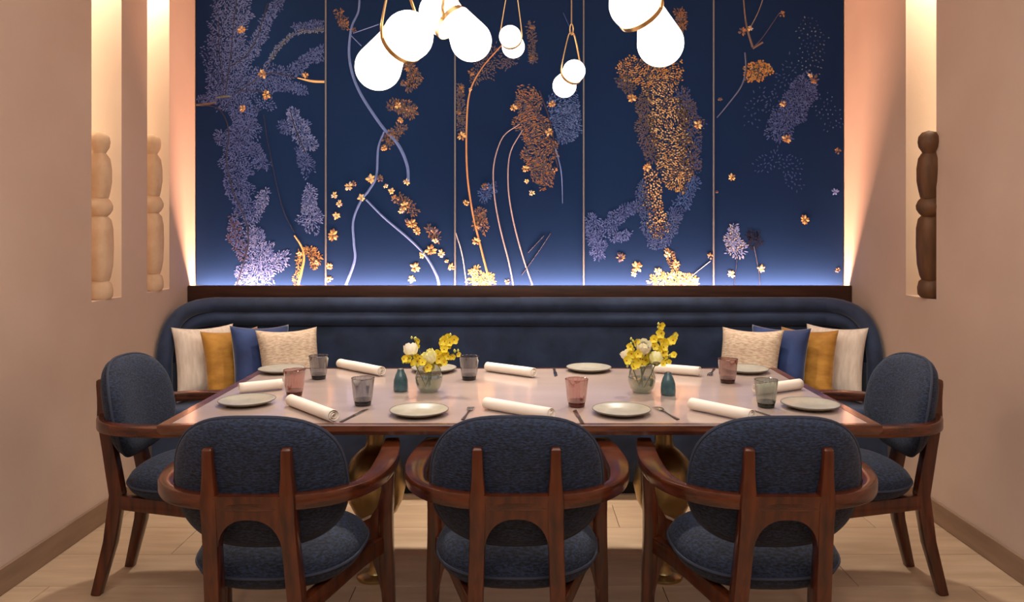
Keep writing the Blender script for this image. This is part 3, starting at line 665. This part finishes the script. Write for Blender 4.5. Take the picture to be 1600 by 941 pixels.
def napkin(pa, pb, label, r=.024):
    a = on_table(*pa); b = on_table(*pb); L = (b-a).length; d = (b-a).normalized(); mid = (a+b)/2
    sp = []; N = 46
    for k in range(N):
        t = k/(N-1); sp.append((r*(.30+.70*t), t*2*PI*2.6+.8))
    vs = []; fs = []; th = .0016; secs = 9
    for i in range(secs):
        u = -L/2+L*i/(secs-1); k_ = 1+.05*mnoise.noise(Vector((u*14, pa[0]*.1, 1)))
        for (q, an) in sp: vs.append(Vector((u+.003*math.sin(an*.7), q*k_*math.cos(an), q*k_*.93*math.sin(an))))
        for (q, an) in sp[::-1]: vs.append(Vector((u+.003*math.sin(an*.7), (q-th)*k_*math.cos(an), (q-th)*k_*.93*math.sin(an))))
    n = 2*N
    for i in range(secs-1):
        for j in range(n): fs.append((i*n+j, i*n+(j+1) % n, (i+1)*n+(j+1) % n, (i+1)*n+j))
    for base in (0, (secs-1)*n):
        for j in range(N-1): fs.append((base+j, base+j+1, base+n-2-j, base+n-1-j))
    o = mobj('napkin_roll', vs, fs, M['napkin'], None, smooth='all'); zmin = min(v.z for v in vs)
    o.location = (mid.x, mid.y, .7502-zmin); o.rotation_euler = (0, 0, math.atan2(d.y, d.x)); tag(o, label, 'napkin', 'rolled napkins on the table')
napkin((455, 634), (522, 660), 'rolled white napkin at the front left, beside the pink glass'); napkin((374, 615), (441, 608), 'rolled white napkin at the left end behind the pink glass')
napkin((532, 575), (597, 588), 'rolled white napkin at the back, left of the left vase'); napkin((762, 580), (835, 590), 'rolled white napkin at the back in front of the banquette seam')
napkin((760, 639), (862, 657), 'rolled white napkin at the front before the middle chair'); napkin((1022, 582), (1094, 588), 'rolled white napkin behind the right vase and teal bottle')
napkin((1081, 640), (1176, 660), 'rolled white napkin at the front before the right chair'); napkin((1180, 618), (1250, 608), 'rolled white napkin at the right end behind the greenish glass')
def shaker(px, py, label):
    p = on_table(px, py); o = empty('ceramic_bottle', p, 0, label, 'bottle', 'teal ceramic bottles on the table')
    lathe([(0, 0), (.0265, 0), (.029, .003), (.0295, .02), (.0275, .045), (.021, .066), (.0155, .076), (.0135, .084), (.012, .0875), (0, .088)], 28).build('body', M['teal'], o)
    lathe([(.0105, .0872), (.011, .0885), (.009, .0895), (0, .0895)], 20).build('stopper', M['rim'], o)
shaker(626, 611, 'small teal ceramic bottle left of the left vase'); shaker(1044, 617, 'small teal ceramic bottle right of the right vase')
def knife(px, py, ang, label, z=.7502):
    p = on_table(px, py); o = empty('table_knife', (p.x, p.y, z), math.radians(ang), label, 'knife', 'cutlery on the table')
    prism([(0, 0), (0, .0022), (.0, .0022), (.095, .0022), (.095, 0)], -.0055, .0055).xf(lambda v: (v.x, v.y, v.z)).build('handle', M['steeld'], o, smooth=False)
    poly = [(0, -.008), (-.085, -.008), (-.100, .0), (-.104, .007), (0, .007)]
    n = len(poly); vs = [(x, y, .0006) for x, y in poly]+[(x, y, .0016) for x, y in poly]
    MB().add(vs, [tuple(range(n))[::-1], tuple(range(n, 2*n))]+[(i, (i+1) % n, (i+1) % n+n, i+n) for i in range(n)]).build('blade', M['steel'], o, smooth=False)
def fork(px, py, ang, label, z=.7502):
    p = on_table(px, py); o = empty('table_fork', (p.x, p.y, z), math.radians(ang), label, 'fork', 'cutlery on the table')
    sweep([Vector((x, 0, .002+.004*math.sin(max(0, (.03-x))*18))) for x in (.10, .07, .04, .01, -.02, -.03)], [.012, .010, .006, .0045, .006, .016], .0022).build('handle', M['steeld'], o)
    hd = sweep([Vector((x, 0, .0045+.003*math.sin((-.03-x)*40))) for x in (-.028, -.035, -.045, -.052)], [.010, .020, .023, .023], .002).build('head', M['steel'], o)
    for k in range(4): sweep([Vector((x, (k-1.5)*.0062, .0068-(x+.05)**2*3)) for x in (-.05, -.07, -.092)], [.004, .0036, .0016], .0018).build('tine', M['steel'], hd)
knife(553, 650, -105, 'knife with dark handle in front of the clear grey glass near the left chair'); knife(904, 652, -86, 'knife with dark handle in front of the pink glass in the middle'); knife(1208, 652, -66, 'knife with dark handle in front of the greenish glass')
fork(731, 646, -96, 'fork with dark handle between the front left plate and the napkin roll'); fork(1040, 646, -76, 'fork with dark handle right of the front right plate')
knife(867, 582, 90, 'knife with dark handle at the back left of the back plate'); fork(1112, 583, 70, 'fork at the back beside the reddish brown glass')

# ---------------------------------------------------------------- vases and flowers
def petal_mesh(w, l, cup, n=4):
    vs = []; fs = []
    for i in range(n+1):
        t = i/n; ww = w*math.sin(PI*(.12+.80*t))**.8
        for j in (-1, -.5, 0, .5, 1): vs.append(Vector((j*ww, l*t, cup*(t*t)+.35*ww*(j*j))))
    for i in range(n):
        for j in range(4): a = i*5+j; fs.append((a, a+1, a+6, a+5))
    return vs, fs
def rose(loc, r, label, m, tilt=(0, 0), grp=None, foot=None):
    o = empty('rose', loc, random.uniform(0, 6), label, 'flower', grp); o.rotation_euler = (tilt[0], tilt[1], random.uniform(0, 6))
    for ring, (cnt, open_, s) in enumerate(((3, .05, .75), (4, .22, .9), (5, .42, 1.0), (6, .68, 1.05))):
        for k in range(cnt):
            a = 2*PI*k/cnt+ring*.5; vs, fs = petal_mesh(r*.66*s, r*1.25*s, r*.55)
            Rm = Matrix.Rotation(a, 4, 'Z') @ Matrix.Translation((0, r*(.08+.14*ring), -r*.55)) @ Matrix.Rotation(PI/2-open_, 4, 'X')
            mobj('petal', [Rm @ v for v in vs], fs, m, o, smooth='all')
    if foot is not None:
        v = Vector(foot)-Vector(loc); R3 = o.rotation_euler.to_matrix().inverted()
        q = R3 @ v; tube(crom([Vector((0, 0, -r*.3)), q*.5+Vector((0, 0, -.01)), q], 5), .0022, 6).build('stem', M['stem'], o)
BL = None
def blossom_part(parent, loc, r, yaw, pitch):
    global BL
    if BL is None:
        m = MB()
        for k in range(5):
            vs, fs = petal_mesh(.5 if k not in (0,) else .7, 1.0, .28); Rm = Matrix.Rotation(2*PI*k/5, 4, 'Z') @ Matrix.Rotation(.25, 4, 'X')
            m.add([Rm @ v for v in vs], fs)
        b = m.build('blossom', M['orchid'], None, smooth='all'); bm_ = b.data; bpy.data.objects.remove(b)
        c = lathe([(0, .0), (.11, .06), (.13, .16), (.07, .24), (0, .26)], 8).build('centre', M['orchidlip']); cm = c.data; bpy.data.objects.remove(c)
        BL = (bm_, cm)
    o = link(bpy.data.objects.new('blossom', BL[0]), parent); o.location = loc; o.scale = (r, r, r); o.rotation_euler = (pitch, 0, yaw)
    link(bpy.data.objects.new('centre', BL[1]), o)
def spray(base, pts, label, grp, n, r=.017, buds=3, bmat='bud'):
    """pts: world points of the stem after leaving the vase"""
    o = empty('orchid_spray', base, 0, label, 'flower', grp); b = Vector(base)
    path = crom([Vector((0, 0, 0))]+[Vector(p)-b for p in pts], 8); L = len(path)
    tube(path, lambda t: .0022*(1-.5*t), 6).build('stem', M['stem'], o)
    s0 = int(L*.42)
    n = int(n*1.6)
    for k in range(n):
        q = path[min(L-1, s0+int((L-s0)*.85*k/max(1, n-1)))]; a = k*2.4+random.uniform(-.5, .5)
        off = Vector((math.cos(a)*.017, math.sin(a)*.014, random.uniform(-.010, .012))); rr = r*random.uniform(.9, 1.3)
        blossom_part(o, q+off, rr, random.uniform(-.7, .7), PI/2+random.uniform(-.5, .4))
    for k in range(buds):
        q = path[-1-k*2]+Vector((random.uniform(-.008, .008), random.uniform(-.006, .006), .004*k))
        bd = lathe([(0, -.007), (.0045, -.002), (.0045, .002), (0, .008)], 8).build('bud', M[bmat], o); bd.location = q
def vase(px, py, which):
    p = on_table(px, py); o = empty('flower_vase', p, 0, f'round clear glass vase of flowers, {which} of the two on the table', 'vase', 'glass vases on the table')
    prof = [(.026, .0), (.034, .001), (.046, .018), (.0535, .042), (.0545, .060), (.049, .085), (.043, .104), (.0425, .112)]
    lathe(prof, 36, cap=True).build('glass_body', M['vase'], o) if False else lathe([(0, .002)]+prof, 36, cap=False).build('glass_body', M['vase'], o)
    lathe([(0, .006), (.030, .006), (.044, .02), (.051, .042), (.052, .056), (0, .057)], 32).build('water', M['water'], o)
    tube([Vector((math.cos(2*PI*k/36)*.0425, math.sin(2*PI*k/36)*.0425, .112)) for k in range(36)], .0014, 6, True).build('lip', M['vase'], o)
    return p
def bouquet(px, py, which, roses, sprays):
    p = vase(px, py, which); g = f'flowers in the {which} vase'
    for (qx, qy, dd, r_, mm, desc) in roses:
        q = at(qx, qy, p.y+dd); rose(q, r_, f'{desc} in the {which} vase', M[mm], (random.uniform(.45, .8), random.uniform(-.3, .3)), g, foot=(p.x+(q.x-p.x)*.15, p.y+(q.y-p.y)*.15, .77))
    for (pts, n, r_, desc) in sprays:
        W = [at(a, b, p.y+dd) for a, b, dd in pts]; w0 = W[0]
        start = Vector((p.x-(w0.x-p.x)*.2, p.y-(w0.y-p.y)*.2, .775))
        neck = Vector((p.x+(w0.x-p.x)*.35, p.y+(w0.y-p.y)*.35, .86))
        spray(start, [neck]+W, f'{desc} in the {which} vase', g, n, r_)
bouquet(670, 612, 'left', [(642, 550, -.01, .032, 'rose', 'large cream rose at the left'), (672, 560, -.04, .034, 'roseyellow', 'pale yellow rose at the front')],
        [([(688, 560, -.01), (697, 540, 0), (706, 523, .01)], 9, .018, 'tall yellow orchid spray leaning right'), ([(655, 562, -.02), (640, 560, -.03), (629, 566, -.03)], 5, .016, 'short yellow orchid spray drooping left'), ([(660, 560, .02), (652, 538, .03), (646, 528, .03)], 3, .012, 'thin orchid spray rising behind the cream rose'),
         ([(690, 568, -.02), (704, 556, -.02), (714, 548, -.02)], 4, .013, 'small orchid spray reaching right'), ([(668, 576, -.04), (660, 568, -.06), (652, 572, -.07)], 4, .016, 'low yellow orchid spray at the vase mouth')])
bouquet(1003, 613, 'right', [(1005, 545, -.02, .034, 'rose', 'large cream rose at the centre'), (980, 556, -.01, .026, 'rose', 'small cream rose at the left'), (1025, 563, -.03, .030, 'roseyellow', 'pale yellow rose at the front right')],
        [([(1018, 560, 0), (1027, 535, 0), (1029, 506, .01)], 8, .018, 'tallest yellow orchid spray rising behind the cream rose'), ([(1022, 562, .01), (1040, 540, .01), (1055, 524, .01)], 8, .018, 'yellow orchid spray leaning right'), ([(998, 562, -.02), (990, 550, -.03), (987, 530, -.02)], 6, .016, 'yellow orchid spray at the left'),
         ([(995, 568, -.04), (987, 566, -.06), (982, 572, -.06)], 4, .016, 'low yellow orchid spray at the vase mouth'), ([(1028, 570, -.02), (1042, 562, -.02), (1049, 556, -.02)], 4, .013, 'small orchid spray reaching right')])

# ---------------------------------------------------------------- carved figures in the niches
def figure(x, y, m, label, lean=None, sc=1.0):
    prof = [(0, 0), (.050, 0), (.060, .012), (.062, .045), (.055, .075), (.040, .088), (.046, .105), (.055, .16), (.058, .25), (.056, .34), (.048, .385), (.036, .40), (.048, .412), (.060, .432), (.062, .452), (.052, .475), (.038, .49), (.044, .52), (.051, .57), (.051, .63), (.044, .68), (.030, .705), (.034, .715), (.046, .735), (.050, .760), (.046, .785), (.030, .805), (0, .813)]
    o = empty('carved_figure', (x, y, NSILL), 0, label, 'sculpture', 'carved figures in the wall niches')
    cut = [(0, 6, 'foot'), (5, 12, 'lower_body'), (11, 17, 'collar'), (16, 22, 'upper_body'), (21, len(prof), 'head')]
    for a, b, nm in cut:
        q = [(r*sc, z) for r, z in prof[a:b]]
        e = lambda an, z: 1/((abs(math.cos(an))**3.2+abs(math.sin(an))**3.2)**(1/3.2)) if nm in ('lower_body', 'upper_body') else 1
        lathe(q, 32, e).build(nm, M[m], o)
    if lean: o.rotation_euler = lean; o.location.z += .008
    return o
figure(-2.035, 3.765, 'stone', 'pale carved turned figure in the left-hand niche nearer the camera')
figure(-2.030, 4.29, 'stone', 'pale carved turned figure in the niche beside the mural on the left').scale = (1, 1, 1.065)
figure(2.025, 3.83, 'darkwood', 'dark brown carved turned figure in the niche on the right wall', (math.radians(7), math.radians(-4.5), 0))

# ---------------------------------------------------------------- pendant lamps
def globe(center, R, ringc, rho, name_parent, m):
    ax = (Vector(center)-Vector(ringc)); dist = ax.length; ax.normalize(); prof = []
    # profile along the axis from the ring (s=0) to the far pole
    ph0 = None
    for k in range(0, 60):
        ph = PI*.5+PI*.5*k/60*.98      # angle from +axis to the sphere point where a tangent reaches the ring rim
        # tangent at sphere point (s=dist+R cos ph, r=R sin ph), slope direction
        s_, r_ = dist+R*math.cos(ph), R*math.sin(ph)
        rr = r_+(s_)*math.cos(ph)/max(1e-6, math.sin(ph))
        if rr <= rho or s_ <= .003: ph0 = ph; break
    if ph0 is None: ph0 = PI*.9
    prof.append((rho, 0.0))
    K = 22
    for k in range(K+1):
        ph = ph0*(1-k/K); prof.append((max(0, R*math.sin(ph)) if k < K else 0, dist+R*math.cos(ph)))
    prof = [prof[0]]+[q for q in prof[1:] if q[1] > .002]
    q4 = ax.to_track_quat('Z', 'Y').to_matrix()
    mb = lathe(prof, 36, cap=False).xf(lambda v: q4 @ v)
    mb.xf(lambda v: v+Vector(ringc)-name_parent.location)
    return mb.build('globe', m, name_parent, smooth='all')
def pendant(fc, fr, rc, rr, label, ringt=.22, top=None, scale=1.0, rho=None, tip=None, rho2=None):
    """fc/rc: centres of the two globes, front and rear"""
    fc = Vector(fc); rc = Vector(rc); ringc = fc+(rc-fc)*ringt; rho = rho or fr*.93
    anchor = Vector(top)
    o = empty('pendant_lamp', (anchor.x, anchor.y, ZC-.0), 0, label, 'lamp', 'pendant lamps over the table')
    L = o.location
    globe(fc, fr, ringc, rho*.985, o, M['globe']); globe(rc, rr, Vector(tip) if tip is not None else ringc, rho2 or rho*.985, o, M['globe'])
    ax = (rc-fc).normalized(); side = ax.cross(Vector((0, 0, 1))).normalized(); up = side.cross(ax).normalized()
    vs = []; fs = []; n = 44; hw = .007*scale+.002; th = .003
    for k in range(n):
        a = 2*PI*k/n; d = side*math.cos(a)+up*math.sin(a)
        for s_, t_ in ((-hw, 0), (hw, 0), (hw, th), (-hw, th)): vs.append(ringc+d*(rho+t_)+ax*s_-L)
    for k in range(n):
        for j in range(4): fs.append((k*4+j, k*4+(j+1) % 4, ((k+1) % n)*4+(j+1) % 4, ((k+1) % n)*4+j))
    mobj('band', vs, fs, M['strap'], o)
    # strap loop from both sides of the band up to a hook
    hook = anchor
    A = ringc+side*(rho+.003); Bq = ringc-side*(rho+.003)
    wA = Vector((A.x-ringc.x, A.y-ringc.y, 0)); hw2 = .030*scale
    P = crom([A, A+Vector((0, 0, rho*.8)), hook+wA.normalized()*hw2+Vector((0, 0, -.03*scale)), hook, hook-wA.normalized()*hw2+Vector((0, 0, -.03*scale)), Bq+Vector((0, 0, rho*.8)), Bq], 7)
    sweep([p-L for p in P], .004*scale+.002, .009*scale+.002, ref=tuple(ax)).build('strap', M['strap'], o)
    # link and cord up to the ceiling
    lk = [hook+Vector((math.cos(a)*.012*scale, 0, .028*scale+math.sin(a)*.04*scale))-L for a in [2*PI*k/20 for k in range(20)]]
    tube(lk, .0035*scale+.001, 6, True).build('link', M['strap'], o)
    tube([hook+Vector((0, 0, .06*scale))-L, Vector((0, 0, -.02))], .0032, 6).build('cord', M['cord'], o)
    lathe([(.05, -.022), (.05, -.003), (0, -.003)], 24).build('canopy', M['strap'], o)
pendant(at(638, 56, 3.0), .096, at(591, 105, 3.13), .093, 'large double-globe pendant lamp, leftmost, hanging lowest on the left', .22, at(622, -45, 3.05), tip=at(622, 50, 3.06), rho2=.05)
pendant(at(688, 20, 3.10), .085, at(736, 64, 3.06), .081, 'large double-globe pendant lamp just right of the leftmost one', .35, at(706, -60, 3.1), rho=.074, tip=at(712, 24, 3.08), rho2=.05)
pendant(at(797, 57, 3.62), .051, at(802, 73, 3.70), .054, 'small double-globe pendant lamp in the middle with two bright balls', .3, at(800, -25, 3.66), .6)
pendant(at(897, 111, 3.60), .052, at(882, 134, 3.68), .056, 'small double-globe pendant lamp hanging lowest on a long brass loop', .3, at(893, 52, 3.63), .62, tip=at(892, 114, 3.64), rho2=.03)
pendant(at(992, 6, 3.0), .100, at(1032, 68, 3.12), .093, 'large double-globe pendant lamp, rightmost, in front of the gold coral', .22, at(1000, -90, 3.05), tip=at(1016, 14, 3.06), rho2=.05)
